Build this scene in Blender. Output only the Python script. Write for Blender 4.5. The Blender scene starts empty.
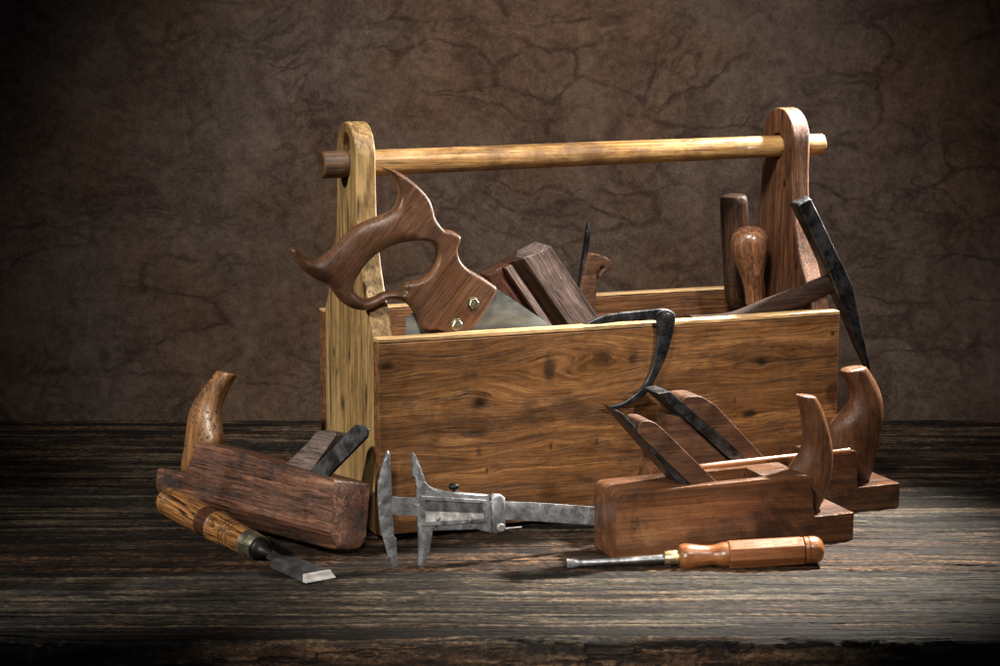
import bpy, bmesh, math, random
import numpy as np
from mathutils import Vector, Matrix, noise as mnoise
from mathutils.geometry import delaunay_2d_cdt
random.seed(4); rng = np.random.default_rng(7)
SC = bpy.context.scene; COL = SC.collection
R_ = math.radians

# ------------------------------------------------------------------ camera model (70 mm lens, looking slightly down)
FPX = 1944.4; PITCH = math.atan(318/1944.4); CAM = Vector((0, -2.0, .54))
cF = Vector((0, math.cos(PITCH), -math.sin(PITCH))); cU = Vector((0, math.sin(PITCH), math.cos(PITCH))); cR = Vector((1, 0, 0))
def ray(x, y): return cF*FPX + cR*(x-500) - cU*(y-333)
def onz(x, y, z=0.0):
    d = ray(x, y); return CAM + d*((z-CAM.z)/d.z)
def proj(P):
    d = Vector(P)-CAM; k = d.dot(cF); return (500+FPX*d.dot(cR)/k, 333-FPX*d.dot(cU)/k)

class Frame:
    """a real-world frame: X along the thing, Y away from the viewer, Z up; measures points of the photo on planes Y = v"""
    def __init__(s, O, yaw=0, roll=0):
        s.O = Vector(O)
        a = Vector((math.cos(yaw), math.sin(yaw), 0)); v = Vector((-math.sin(yaw), math.cos(yaw), 0)); z = Vector((0, 0, 1))
        s.X = a; s.Z = z*math.cos(roll)+v*math.sin(roll); s.Y = v*math.cos(roll)-z*math.sin(roll)
    @classmethod
    def axis(c, P0, P1, up=Vector((0, 0, 1))):
        f = c(P0); X = (P1-P0).normalized(); Y = up.cross(X).normalized(); Z = X.cross(Y)
        f.X, f.Y, f.Z = X, Y, Z; return f
    def M(s):
        m = Matrix((s.X, s.Y, s.Z)).transposed().to_4x4(); m.translation = s.O; return m
    def uw(s, x, y, v=0.0):
        d = ray(x, y); o = s.O+s.Y*v; t = (o-CAM).dot(s.Y)/d.dot(s.Y); p = CAM+d*t-s.O
        return (p.dot(s.X), p.dot(s.Z))
    def vw(s, x, y, u):
        d = ray(x, y); o = s.O+s.X*u; t = (o-CAM).dot(s.X)/d.dot(s.X); p = CAM+d*t-s.O
        return (p.dot(s.Y), p.dot(s.Z))
    def loc(s, P):
        p = Vector(P)-s.O; return Vector((p.dot(s.X), p.dot(s.Y), p.dot(s.Z)))

# ------------------------------------------------------------------ object helpers
def tag(o, label=None, cat=None, group=None, kind=None):
    if label: o['label'] = label
    if cat: o['category'] = cat
    if group: o['group'] = group
    if kind: o['kind'] = kind
def thing(name, fr, label, cat, group=None):
    o = bpy.data.objects.new(name, None); COL.objects.link(o); o.empty_display_size = .02
    o.matrix_world = fr.M(); tag(o, label, cat, group); return o
def mobj(name, V, F, mat, parent=None, smooth=True, angle=35, bevel=0, bseg=2, label=None):
    me = bpy.data.meshes.new(name); me.from_pydata([tuple(p) for p in V], [], [tuple(f) for f in F]); me.validate()
    bm = bmesh.new(); bm.from_mesh(me); bmesh.ops.recalc_face_normals(bm, faces=bm.faces); bm.to_mesh(me); bm.free()
    if smooth:
        me.shade_smooth(); me.set_sharp_from_angle(angle=R_(angle))
    me.materials.append(mat)
    o = bpy.data.objects.new(name, me); COL.objects.link(o)
    if parent: o.parent = parent
    if label: o['label'] = label
    if bevel:
        m = o.modifiers.new('edge', 'BEVEL'); m.width = bevel; m.segments = bseg; m.limit_method = 'ANGLE'; m.angle_limit = R_(30); m.harden_normals = True
    return o
def cat_(*parts):
    V, F = [], []
    for v, f in parts:
        n = len(V); V += list(v); F += [tuple(i+n for i in q) for q in f]
    return V, F
def box(x0, x1, y0, y1, z0, z1):
    V = [(x, y, z) for x in (x0, x1) for y in (y0, y1) for z in (z0, z1)]
    return V, [(0, 1, 3, 2), (4, 6, 7, 5), (0, 4, 5, 1), (2, 3, 7, 6), (0, 2, 6, 4), (1, 5, 7, 3)]
def gridbox(x0, x1, y0, y1, z0, z1, step=.03, jit=.0006):
    """a box with subdivided long sides so that its arrises wander a little like hand-sawn wood"""
    n = max(2, int((x1-x0)/step)); V, F = [], []
    for i in range(n+1):
        x = x0+(x1-x0)*i/n
        for (y, z) in ((y0, z0), (y1, z0), (y1, z1), (y0, z1)):
            q = mnoise.noise_vector(Vector((x*9, y*40, z*30)))*jit if 0 < i < n else Vector((0, 0, 0))
            V.append((x, y+q.y, z+q.z))
    for i in range(n):
        for k in range(4):
            a = i*4+k; b = i*4+(k+1) % 4; F.append((a, b, b+4, a+4))
    F += [(0, 1, 2, 3), tuple(n*4+k for k in (3, 2, 1, 0))]
    return V, F
def prism(pts, v0, v1):
    """pts: (x,z) outline, extruded along y"""
    n = len(pts); V = [(p[0], v0, p[1]) for p in pts]+[(p[0], v1, p[1]) for p in pts]
    return V, [tuple(range(n)), tuple(range(2*n-1, n-1, -1))]+[(i, (i+1) % n, (i+1) % n+n, i+n) for i in range(n)]
def rnd(pts, rad, seg=4):
    """round the corners of an outline; rad is a list of radii"""
    out = []; n = len(pts)
    for i, p in enumerate(pts):
        r = rad[i] if isinstance(rad, (list, tuple)) else rad
        if r <= 0: out.append(tuple(p)); continue
        P = Vector(p); A = Vector(pts[i-1])-P; B = Vector(pts[(i+1) % n])-P
        r = min(r, A.length*.48, B.length*.48); a = P+A.normalized()*r; b = P+B.normalized()*r
        for k in range(seg+1):
            t = k/seg; out.append(tuple(a*(1-t)**2+P*2*t*(1-t)+b*t*t))
    return out
def catmull(pts, res=.0015, corners=()):
    n = len(pts); P = [Vector(p[:2]) for p in pts]; out = []
    for i in range(n):
        p1, p2 = P[i], P[(i+1) % n]; p0, p3 = P[i-1], P[(i+2) % n]
        if i in corners: p0 = p1*2-p2
        if (i+1) % n in corners: p3 = p2*2-p1
        k = max(1, int((p2-p1).length/res))
        for j in range(k):
            t = j/k
            q = .5*((2*p1)+(p2-p0)*t+(2*p0-5*p1+4*p2-p3)*t*t+(3*p1-p0-3*p2+p3)*t**3); out.append(tuple(q))
    return out
def seg_dist(Q, L):
    A = np.array(L); B = np.roll(A, -1, 0); D = B-A; l2 = (D**2).sum(1)+1e-16; out = np.full(len(Q), 1e9)
    for s in range(0, len(Q), 2000):
        q = Q[s:s+2000, None, :]; t = np.clip(((q-A)*D).sum(2)/l2, 0, 1); d = np.sqrt(((q-A-D*t[..., None])**2).sum(2)); out[s:s+2000] = d.min(1)
    return out
def inside(Q, L):
    A = np.array(L); B = np.roll(A, -1, 0); r = np.zeros(len(Q), bool)
    for a, b in zip(A, B):
        c = ((a[1] > Q[:, 1]) != (b[1] > Q[:, 1])); 
        if abs(b[1]-a[1]) > 1e-12: r ^= c & (Q[:, 0] < (b[0]-a[0])*(Q[:, 1]-a[1])/(b[1]-a[1])+a[0])
    return r
def pillow(outer, T, R, holes=(), e=0.0, sp=.004, y0=0.0, xform=None):
    """solid with the given outline in x,z, half thickness T along y (may be a function), rounded over R (may be a function) from its edge"""
    loops = [list(outer)]+[list(h) for h in holes]
    allb = np.array([p for L in loops for p in L]); nb = len(allb)
    Tf = T if callable(T) else (lambda p: np.full(len(p), T)); Rf = R if callable(R) else (lambda p: np.full(len(p), R))
    lo, hi = allb.min(0), allb.max(0)
    gx = np.arange(lo[0], hi[0], sp); gy = np.arange(lo[1], hi[1], sp*.866)
    G = np.array([(x+(sp/2 if j % 2 else 0), y) for j, y in enumerate(gy) for x in gx])
    cand = [G]; Rm = float(Rf(allb.mean(0)[None])[0])
    rings = []
    for L in loops:
        A = np.array(L); tn = np.roll(A, -1, 0)-np.roll(A, 1, 0); tn /= np.linalg.norm(tn, axis=1)[:, None]+1e-12; N = np.stack([-tn[:, 1], tn[:, 0]], 1)
        for f in (.05, .16, .35, .6, 1.0):
            for s in (1, -1): rings.append(A+N*s*Rf(A)[:, None]*f)
    def ok(Q, mind):
        m = inside(Q, loops[0])
        for h in loops[1:]: m &= ~inside(Q, h)
        Q = Q[m]
        if not len(Q): return Q, np.zeros(0)
        d = np.min([seg_dist(Q, L) for L in loops], 0); k = d > (mind(Q) if callable(mind) else mind); return Q[k], d[k]
    pts = []
    for i, Rg in enumerate(rings):
        f = (.05, .16, .35, .6, 1.0)[(i//2) % 5]
        Q, d = ok(Rg, lambda q, f=f: np.maximum(Rf(q)*f*.88, 4e-5))
        pts.append(Q)
    Q, d = ok(G, lambda q: np.where(Rf(q) < sp*3, Rf(q)*1.15, sp*.8)); pts.append(Q)
    P = np.concatenate(pts); 
    # thin out points lying too close together
    keep = {}; Rm = float(Rf(allb).min()); cell = max(min(Rm*.10, sp*.2), 1e-4)
    for p in P: keep.setdefault((round(p[0]/cell), round(p[1]/cell)), p)
    P = np.array(list(keep.values())); ALL = np.concatenate([allb, P])
    edges = []; o = 0
    for L in loops:
        n = len(L); edges += [(o+i, o+(i+1) % n) for i in range(n)]; o += n
    vv, ee, ff, ov, oe, of = delaunay_2d_cdt([Vector(p) for p in ALL], edges, [], 0, 1e-7)
    A = np.array([tuple(v) for v in vv]); c = np.array([A[list(f)].mean(0) for f in ff])
    m = inside(c, loops[0])
    for h in loops[1:]: m &= ~inside(c, h)
    tri = [f for f, k in zip(ff, m) if k]
    d = np.min([seg_dist(A, L) for L in loops], 0); isb = d < 2e-6
    q = np.clip(d/Rf(A), 0, 1); h = Tf(A)*(e+(1-e)*np.sqrt(np.clip(1-(1-q)**2, 0, 1)))
    n = len(A); V = [(a[0], y0-k, a[1]) for a, k in zip(A, h)]+[(a[0], y0+k, a[1]) for a, k in zip(A, h)]
    F = [tuple(f) for f in tri]
    if e > 0: F += [tuple(i+n for i in f[::-1]) for f in tri]
    else: F += [tuple(i if isb[i] else i+n for i in f[::-1]) for f in tri]
    if e > 0:
        cnt = {}
        for f in tri:
            for i in range(len(f)):
                a, b = f[i], f[(i+1) % len(f)]; cnt[(min(a, b), max(a, b))] = cnt.get((min(a, b), max(a, b)), 0)+1
        for (a, b), k in cnt.items():
            if k == 1: F.append((a, b, b+n, a+n))
    used = sorted({i for f in F for i in f}); mp = {i: k for k, i in enumerate(used)}
    V = [V[i] for i in used]; F = [tuple(mp[i] for i in f) for f in F]
    if xform: V = [xform(p) for p in V]
    return V, F
def lathe(prof, seg=40, phase=0.0, jit=0.0, cap=True):
    """prof: (x, r) along x"""
    V, F = [], []
    for x, r in prof:
        for k in range(seg):
            a = 2*math.pi*k/seg+phase; rr = r*(1+jit*mnoise.noise(Vector((x*60, math.cos(a)*2, math.sin(a)*2))))
            V.append((x, rr*math.cos(a), rr*math.sin(a)))
    for i in range(len(prof)-1):
        for k in range(seg):
            a = i*seg+k; b = i*seg+(k+1) % seg; F.append((a, b, b+seg, a+seg))
    if cap: F += [tuple(range(seg)), tuple(range((len(prof)-1)*seg, len(prof)*seg))]
    return V, F
def smooth_prof(pts, n=6):
    """catmull on an open profile"""
    P = [Vector(p) for p in pts]; out = []
    for i in range(len(P)-1):
        p0 = P[i-1] if i else P[0]*2-P[1]; p3 = P[i+2] if i+2 < len(P) else P[-1]*2-P[-2]
        for j in range(n):
            t = j/n; p1, p2 = P[i], P[i+1]
            out.append(tuple(.5*((2*p1)+(p2-p0)*t+(2*p0-5*p1+4*p2-p3)*t*t+(3*p1-p0-3*p2+p3)*t**3)))
    return out+[tuple(P[-1])]
def loft(stations, seg=32, power=2.3, y0=0.0):
    """stations: ((xl,zl),(xr,zr), half_y); rings between the two side points"""
    S = smooth_prof([(a[0], a[1], b[0]) for a, b, h in stations], 5); S2 = smooth_prof([(b[1], h, 0) for a, b, h in stations], 5)
    V, F = [], []
    for (ax, az, bx), (bz, h, _) in zip(S, S2):
        c = Vector(((ax+bx)/2, 0, (az+bz)/2)); e = Vector(((bx-ax)/2, 0, (bz-az)/2))
        for k in range(seg):
            t = 2*math.pi*k/seg; ct, st = math.cos(t), math.sin(t)
            u = math.copysign(abs(ct)**(2/power), ct); w = math.copysign(abs(st)**(2/power), st)
            p = c+e*u; V.append((p.x, y0+h*w, p.z))
    for i in range(len(S)-1):
        for k in range(seg):
            a = i*seg+k; b = i*seg+(k+1) % seg; F.append((a, b, b+seg, a+seg))
    # softened top cap
    c = Vector(V[0])*0
    for k in range(seg): c += Vector(V[k])
    c /= seg; nv = len(V); nrm = (Vector(V[0])-Vector(V[seg])).normalized()
    for f, up in ((.9, .0012), (.5, .0018)):
        for k in range(seg): V.append(tuple(c+(Vector(V[k])-c)*f+nrm*up))
    V.append(tuple(c+nrm*.002))
    for k in range(seg):
        k2 = (k+1) % seg; F.append((k, k2, nv+k2, nv+k)); F.append((nv+k, nv+k2, nv+seg+k2, nv+seg+k)); F.append((nv+seg+k, nv+seg+k2, nv+2*seg))
    n = (len(S)-1)*seg; F.append(tuple(range(n, n+seg)))
    return V, F
def boolean_cut(o, V, F):
    c = mobj('cutter', V, F, o.data.materials[0], smooth=False); c.parent = o.parent
    m = o.modifiers.new('cut', 'BOOLEAN'); m.object = c; m.solver = 'EXACT'
    while o.modifiers[0] != m: bpy.context.view_layer.update(); o.modifiers.move(len(o.modifiers)-1, 0)
    bevs = [x for x in o.modifiers if x.type == 'BEVEL']
    for b in bevs: b.show_viewport = False
    bpy.context.view_layer.update(); dg = bpy.context.evaluated_depsgraph_get()
    me = bpy.data.meshes.new_from_object(o.evaluated_get(dg)); o.modifiers.remove(m); o.data = me
    for b in bevs: b.show_viewport = True
    me.set_sharp_from_angle(angle=R_(35)); bpy.data.objects.remove(c)

# ------------------------------------------------------------------ node helpers
class NT:
    def __init__(s, name):
        s.m = bpy.data.materials.new(name); s.m.use_nodes = True; s.t = s.m.node_tree; s.n = s.t.nodes; s.n.clear()
        s.out = s.n.new('ShaderNodeOutputMaterial'); s.b = s.n.new('ShaderNodeBsdfPrincipled'); s.l(s.b.outputs[0], s.out.inputs[0])
    def l(s, a, b): s.t.links.new(a, b)
    def put(s, sock, v):
        if isinstance(v, bpy.types.NodeSocket): s.l(v, sock)
        elif hasattr(sock.default_value, '__len__') and not hasattr(v, '__len__'): sock.default_value = [v]*len(sock.default_value)
        elif hasattr(v, '__len__') and len(sock.default_value) == 4 and len(v) == 3: sock.default_value = (*v, 1)
        else: sock.default_value = v
    def math(s, op, a, b=0.0, c=None, clamp=False):
        n = s.n.new('ShaderNodeMath'); n.operation = op; n.use_clamp = clamp; s.put(n.inputs[0], a); s.put(n.inputs[1], b)
        if c is not None: s.put(n.inputs[2], c)
        return n.outputs[0]
    def vm(s, op, a, b=(0, 0, 0)):
        n = s.n.new('ShaderNodeVectorMath'); n.operation = op; s.put(n.inputs[0], a); s.put(n.inputs[1], b)
        return n.outputs['Value'] if op in ('LENGTH', 'DOT_PRODUCT') else n.outputs[0]
    def coord(s, rot=(0, 0, 0)):
        tc = s.n.new('ShaderNodeTexCoord'); mp = s.n.new('ShaderNodeMapping'); mp.inputs['Rotation'].default_value = rot
        s.l(tc.outputs['Object'], mp.inputs[0]); return mp.outputs[0]
    def noise(s, v, scale=1, detail=3, rough=.55, dist=0.0, w=None):
        n = s.n.new('ShaderNodeTexNoise'); s.put(n.inputs['Vector'], v)
        n.inputs['Scale'].default_value = scale; n.inputs['Detail'].default_value = detail; n.inputs['Roughness'].default_value = rough; n.inputs['Distortion'].default_value = dist
        return n.outputs[0]
    def vor(s, v, scale, feature='F1', rand=1):
        n = s.n.new('ShaderNodeTexVoronoi'); n.feature = feature; s.put(n.inputs['Vector'], v); n.inputs['Scale'].default_value = scale; n.inputs['Randomness'].default_value = rand
        return n.outputs['Distance']
    def mr(s, v, a, b, c=0.0, d=1.0, smooth=True):
        n = s.n.new('ShaderNodeMapRange'); n.interpolation_type = 'SMOOTHSTEP' if smooth else 'LINEAR'
        s.put(n.inputs[0], v)
        for i, k in enumerate((a, b, c, d)): s.put(n.inputs[i+1], k)
        return n.outputs[0]
    def ramp(s, v, stops):
        n = s.n.new('ShaderNodeValToRGB'); s.put(n.inputs[0], v); e = n.color_ramp.elements
        while len(e) < len(stops): e.new(.5)
        for k, (p, c) in zip(e, stops): k.position = p; k.color = (*c, 1)
        return n.outputs[0]
    def mix(s, f, a, b, mode='MIX'):
        n = s.n.new('ShaderNodeMix'); n.data_type = 'RGBA'; n.blend_type = mode; s.put(n.inputs[0], f); s.put(n.inputs[6], a); s.put(n.inputs[7], b); return n.outputs[2]
    def bump(s, h, dist, strength=1.0, normal=None):
        n = s.n.new('ShaderNodeBump'); s.put(n.inputs['Height'], h); n.inputs['Distance'].default_value = dist; n.inputs['Strength'].default_value = strength
        if normal: s.l(normal, n.inputs['Normal'])
        return n.outputs[0]
    def fin(s, **k):
        for a, v in k.items(): s.put(s.b.inputs[a.replace('_', ' ')], v)
        return s.m

def srgb(r, g, b): return tuple(((c/255+.055)/1.055)**2.4 if c > 10 else c/3294 for c in (r, g, b))

def wood(name, dark, mid, light, axis='X', gs=1.0, rough=.45, ring=7.0, stain=.5, stain_col=(.012, .008, .006), pores=.5, bump=.0005, knots=(), spec=.4, seed=0.0, coat=0.0, spots=0.0, scratch=.3, rotv=None, fc=.85, cracks=0.0, wave=.012, kyz=False):
    """grain runs along the local axis; knots: (x,z,radius,strength,ax,az)"""
    N = NT(name); rot = {'X': (0, 0, 0), 'Y': (0, 0, R_(90)), 'Z': (0, R_(90), 0)}[axis]
    P0 = N.coord(rotv or rot); P = N.vm('ADD', P0, (seed, seed*1.7, seed*.6)); kmask = None
    # the grain bends slowly along the board; every fibre follows it
    wn = N.n.new('ShaderNodeTexNoise'); wn.inputs['Scale'].default_value = 1; wn.inputs['Detail'].default_value = 3; N.l(N.vm('MULTIPLY', P, (6*gs, 14*gs, 14*gs)), wn.inputs['Vector'])
    P = N.vm('ADD', P, N.vm('MULTIPLY', N.vm('SUBTRACT', wn.outputs['Color'], (.5, .5, .5)), (0, wave/gs, wave/gs)))
    if knots:
        base = N.coord()
        for (kx, kz, kr, ks, ax, az) in knots:
            d0 = N.vm('SUBTRACT', base, (0, kx, kz) if kyz else (kx, 0, kz)); q = N.vm('MULTIPLY', d0, (0, 1/ax, 1/az) if kyz else (1/ax, 0, 1/az)); wob = N.noise(base, 70, 3)
            d = N.math('ADD', N.vm('LENGTH', q), N.math('MULTIPLY', N.math('SUBTRACT', wob, .5), kr*1.1))
            core = N.mr(d, kr*.2, kr*1.2, ks, 0.0); kmask = core if kmask is None else N.math('MAXIMUM', kmask, core)
            if kr > .0025 and ks > .6 and not kyz:
                f = N.mr(N.vm('LENGTH', N.vm('MULTIPLY', d0, (.45, 0, 1))), 0.0, kr*4.5, -.80, 0.0)
                n = N.n.new('ShaderNodeVectorMath'); n.operation = 'MULTIPLY'; N.l(d0, n.inputs[0]); cx = N.n.new('ShaderNodeCombineXYZ'); N.l(f, cx.inputs[2]); N.l(cx.outputs[0], n.inputs[1]); P = N.vm('ADD', P, n.outputs[0])
    warp = N.noise(N.vm('MULTIPLY', P, (3*gs, 9*gs, 9*gs)), 1, 4, .6)
    g = N.noise(N.vm('MULTIPLY', P, (1.2*gs, 20*gs, 20*gs)), 1, 2, .5)
    rg = N.math('FRACT', N.math('MULTIPLY', g, ring*2.2)); rg = N.math('MULTIPLY', N.mr(rg, 0, .75, 0, 1, False), N.mr(rg, .84, 1.0, 1, 0))
    st = N.noise(N.vm('MULTIPLY', P, (2.2*gs, 230*gs, 230*gs)), 1, 5, .72)
    fib = N.noise(N.vm('MULTIPLY', P, (16*gs, 640*gs, 640*gs)), 1, 3, .75)
    mott = N.noise(P0, 90*gs, 6, .7)
    v = N.math('ADD', N.math('MULTIPLY', rg, -.16), N.math('ADD', N.math('MULTIPLY', st, .55), N.math('MULTIPLY', warp, .42))); v = N.math('ADD', v, N.math('MULTIPLY', N.math('SUBTRACT', mott, .5), .22)); v = N.math('ADD', v, .07)
    col = N.ramp(v, [(.28, dark), (.5, mid), (.72, light)])
    col = N.mix(fc, col, N.mix(1.0, col, N.ramp(fib, [(.34, (.22, .20, .18)), (.5, (.95, .95, .95)), (.66, (1.55, 1.5, 1.45))]), 'MULTIPLY'))
    big = N.noise(N.vm('MULTIPLY', P0, (1, 1.8, 1.8)), 9*gs, 8, .72, .4); sm = N.mr(big, .47, .66, 0, stain); col = N.mix(sm, col, stain_col)
    por = N.noise(N.vm('MULTIPLY', P, (26*gs, 520*gs, 520*gs)), 1, 2, .5); pm = N.mr(por, .60, .68, 0, pores); col = N.mix(pm, col, (dark[0]*.25, dark[1]*.25, dark[2]*.25))
    h = N.math('ADD', N.math('MULTIPLY', st, .7), N.math('MULTIPLY', fib, .4)); h = N.math('SUBTRACT', h, N.math('MULTIPLY', pm, .8))
    if cracks:
        ck = N.noise(N.vm('MULTIPLY', P, (5, 150, 150)), 1, 3, .5); ckm = N.mr(ck, .66, .70, 0, cracks); col = N.mix(ckm, col, (.008, .005, .003)); h = N.math('SUBTRACT', h, N.math('MULTIPLY', ckm, 1.5))
    if spots:
        sp = N.noise(P0, 210*gs, 3, .6); spm = N.mr(sp, .60, .66, 0, spots); col = N.mix(spm, col, (.01, .006, .004)); h = N.math('SUBTRACT', h, N.math('MULTIPLY', spm, 1.2))
    if kmask is not None:
        col = N.mix(kmask, col, (.010, .0055, .003)); h = N.math('ADD', h, N.math('MULTIPLY', kmask, -.5))
    if scratch:
        sc = N.vor(N.vm('MULTIPLY', N.vm('ADD', P0, N.vm('MULTIPLY', P0, (.3, .9, .4))), (14, 70, 70)), 1, 'DISTANCE_TO_EDGE'); gate = N.mr(N.noise(P0, 30, 2), .55, .65)
        scm = N.math('MULTIPLY', N.math('MULTIPLY', N.mr(sc, 0, .02, 1, 0), gate), scratch); col = N.mix(scm, col, (light[0]*.9, light[1]*.9, light[2]*.9)); h = N.math('SUBTRACT', h, N.math('MULTIPLY', scm, .6))
    rr = N.math('ADD', N.mr(N.noise(P0, 28, 5, .7), .3, .7, rough-.10, rough+.16), N.math('MULTIPLY', N.math('SUBTRACT', fib, .5), .35))
    dents = N.noise(P0, 55, 5, .6); nb = N.bump(dents, bump*2.2, .7); nb = N.bump(h, bump, 1, nb)
    return N.fin(Base_Color=col, Roughness=rr, Normal=nb, Specular_IOR_Level=spec, Coat_Weight=coat, Coat_Roughness=.35)

def metal(name, col, rust=(.05, .025, .012), rough=.42, rustiness=.4, bump=.0002, met=.9, aniso=(60, 60, 60), bright=None):
    N = NT(name); P = N.coord()
    n1 = N.noise(P, 110, 7, .75); n2 = N.noise(P, 520, 4, .75); n3 = N.noise(N.vm('MULTIPLY', P, aniso), 1, 4, .6)
    pit = N.mr(n2, .56, .66, 0, rustiness); pat = N.mr(n1, .46, .64, 0, rustiness)
    c = N.mix(N.mr(n3, .3, .7), tuple(x*.6 for x in col), bright or tuple(min(1, x*1.35) for x in col))
    c = N.mix(pat, c, tuple(x*.22 for x in col)); c = N.mix(pit, c, rust)
    m = N.math('MULTIPLY', N.math('SUBTRACT', 1.0, N.math('MULTIPLY', pit, .7)), met)
    r = N.math('ADD', N.mr(n3, .3, .7, rough-.08, rough+.12), N.math('MULTIPLY', pat, .2))
    h = N.math('SUBTRACT', N.math('MULTIPLY', n1, .5), pit)
    return N.fin(Base_Color=c, Metallic=m, Roughness=r, Normal=N.bump(h, bump, 1))

# ================================================================== MATERIALS
TH = R_(21.0)
TB = Frame(onz(380, 543), TH)         # the tool box frame
kn = []
for (x, y, r, s, ax, az) in [(479.6, 402, .0085, .97, 1.3, 1), (762, 362, .0062, .95, 1.3, 1), (749, 414, .0065, .9, 1.8, .9), (833, 334, .004, .9, 1, 1), (394, 475, .0055, .75, 1, 1.1),
        (387, 367, .005, .8, 2.2, .8), (549, 369, .011, .72, .8, 2.0), (603, 358, .010, .66, 1.2, 1.3), (634, 357, .007, .6, 1, 2), (476, 433, .008, .7, 2.5, .7), (479, 452, .004, .65, 1, 1.5), (487, 471, .003, .85, .7, 1.9),
        (551, 447, .003, .75, .7, 2), (597, 442, .0028, .8, .7, 1.9), (735, 401, .0035, .6, .8, 1.7), (793, 350, .003, .7, 1.6, .8), (530, 417, .016, .45, 2.2, .6), (690, 380, .014, .35, 2, .6), (585, 480, .009, .6, 2.2, .7), (450, 462, .014, .42, 2, .8)]:
    u, w = TB.uw(x, y); kn.append((u, w, r, s, ax, az))
M = {}
LB = TB.uw(840, 311)[0]; kp = [(*TB.vw(x, y, LB-.023), r, .9, a, b) for x, y, r, a, b in ((784.5, 183, .0030, 1.6, 2.0), (796, 267, .0032, 1.4, 1.8), (779, 230, .0016, 1, 3), (790, 150, .0016, 1, 3))]
kl = [(*TB.vw(x, y, .001), r, .85, a, b) for x, y, r, a, b in ((349, 356, .0016, 3, 6), (337, 372, .0012, 3, 9), (352, 382, .0016, 2, 12), (334, 352, .0014, 3, 5), (362, 345, .0014, 2, 14), (366, 395, .0022, 2, 9), (343, 405, .006, 1.4, 2.2), (359, 330, .001, 2, 8), (345, 250, .001, 2, 12), (356, 440, .0015, 2, 9))]
M['panel'] = wood('pine_panel', (.066, .028, .010), (.165, .073, .024), (.36, .185, .070), gs=1.35, ring=2.6, stain=.6, stain_col=(.034, .017, .009), pores=.4, knots=kn, rough=.40, bump=.0005, seed=.3, scratch=.3, cracks=.5, fc=.7)
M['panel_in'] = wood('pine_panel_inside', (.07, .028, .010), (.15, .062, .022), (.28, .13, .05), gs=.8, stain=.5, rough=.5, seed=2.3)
M['panel_end'] = wood('pine_end_board', (.12, .065, .024), (.36, .23, .090), (.62, .45, .225), axis='Z', gs=.9, ring=7, stain=.6, stain_col=(.07, .038, .017), pores=.5, rough=.5, seed=5.1, bump=.00028, cracks=.8, fc=.5, knots=kl, kyz=True)
M['post2'] = wood('reddish_end_board', (.05, .020, .009), (.13, .056, .026), (.24, .12, .06), axis='Z', gs=.9, ring=5, stain=.5, stain_col=(.02, .009, .006), pores=.6, rough=.45, seed=15.1, bump=.0004, cracks=.6, knots=kp, kyz=True)
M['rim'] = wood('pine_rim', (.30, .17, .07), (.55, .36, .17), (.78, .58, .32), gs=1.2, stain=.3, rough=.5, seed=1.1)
M['rod'] = wood('ash_rod', (.11, .052, .017), (.36, .20, .07), (.66, .44, .20), gs=1.0, ring=3, stain=.75, stain_col=(.06, .027, .010), rough=.36, seed=3.3, spec=.45, fc=.5, cracks=.3, wave=.004)
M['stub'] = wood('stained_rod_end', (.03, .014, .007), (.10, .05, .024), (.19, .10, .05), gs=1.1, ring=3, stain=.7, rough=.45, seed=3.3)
M['walnut'] = wood('walnut_handle', (.060, .026, .013), (.125, .056, .027), (.19, .092, .047), rotv=(0, R_(50), 0), gs=1.6, ring=2, stain=.35, pores=.8, rough=.38, seed=.9, spec=.5, bump=.00025, scratch=.15, fc=.6, wave=.004)
M['beech'] = wood('beech_plane', (.040, .017, .009), (.118, .048, .020), (.26, .122, .050), gs=1.1, ring=1.5, stain=.85, stain_col=(.016, .008, .005), pores=.3, rough=.34, seed=4.7, spec=.5, coat=.12, bump=.0004, fc=.3)
M['beech_horn'] = wood('beech_horn', (.045, .018, .009), (.110, .046, .021), (.20, .092, .042), axis='Z', gs=1.2, ring=1.5, stain=.7, stain_col=(.018, .008, .005), rough=.40, seed=7.7, spec=.45, bump=.0004, fc=.3)
M['wedge'] = wood('beech_wedge', (.030, .013, .008), (.080, .036, .019), (.16, .080, .044), gs=1.2, ring=3, stain=.8, stain_col=(.015, .009, .007), rough=.45, seed=8.1, fc=.5)
M['old'] = wood('worn_plane', (.040, .019, .013), (.15, .066, .038), (.36, .185, .11), gs=1.2, ring=3, stain=.9, stain_col=(.022, .016, .016), pores=.75, rough=.38, seed=9.4, bump=.0007, spots=.4, spec=.5, cracks=.7, fc=.9)
M['oldhorn'] = wood('worn_horn', (.10, .042, .015), (.27, .13, .05), (.50, .29, .14), axis='Z', gs=1.1, ring=3, stain=.85, stain_col=(.03, .014, .007), rough=.33, seed=6.4, spots=.9, coat=.15, spec=.5, bump=.0005, fc=.5)
M['zebra'] = wood('striped_ash', (.035, .012, .004), (.42, .20, .065), (.62, .36, .13), gs=1.0, ring=26, stain=.2, stain_col=(.08, .03, .01), pores=.95, rough=.33, seed=2.9, coat=.2, bump=.0004, scratch=.1, fc=.9, cracks=.4, wave=.0012)
M['zebradark'] = wood('dark_ring_stain', (.03, .012, .006), (.09, .034, .014), (.16, .06, .025), gs=1.3, rough=.35, seed=2.9, coat=.2)
M['darkwood'] = wood('dark_striped_handle', (.010, .006, .004), (.055, .026, .013), (.13, .064, .030), gs=1.6, ring=10, stain=.3, rough=.4, seed=3.9)
M['bulb'] = wood('turned_walnut', (.05, .020, .010), (.17, .078, .038), (.33, .17, .09), gs=1.5, ring=4, stain=.15, rough=.28, seed=1.9, coat=.3, bump=.0002)
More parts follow.
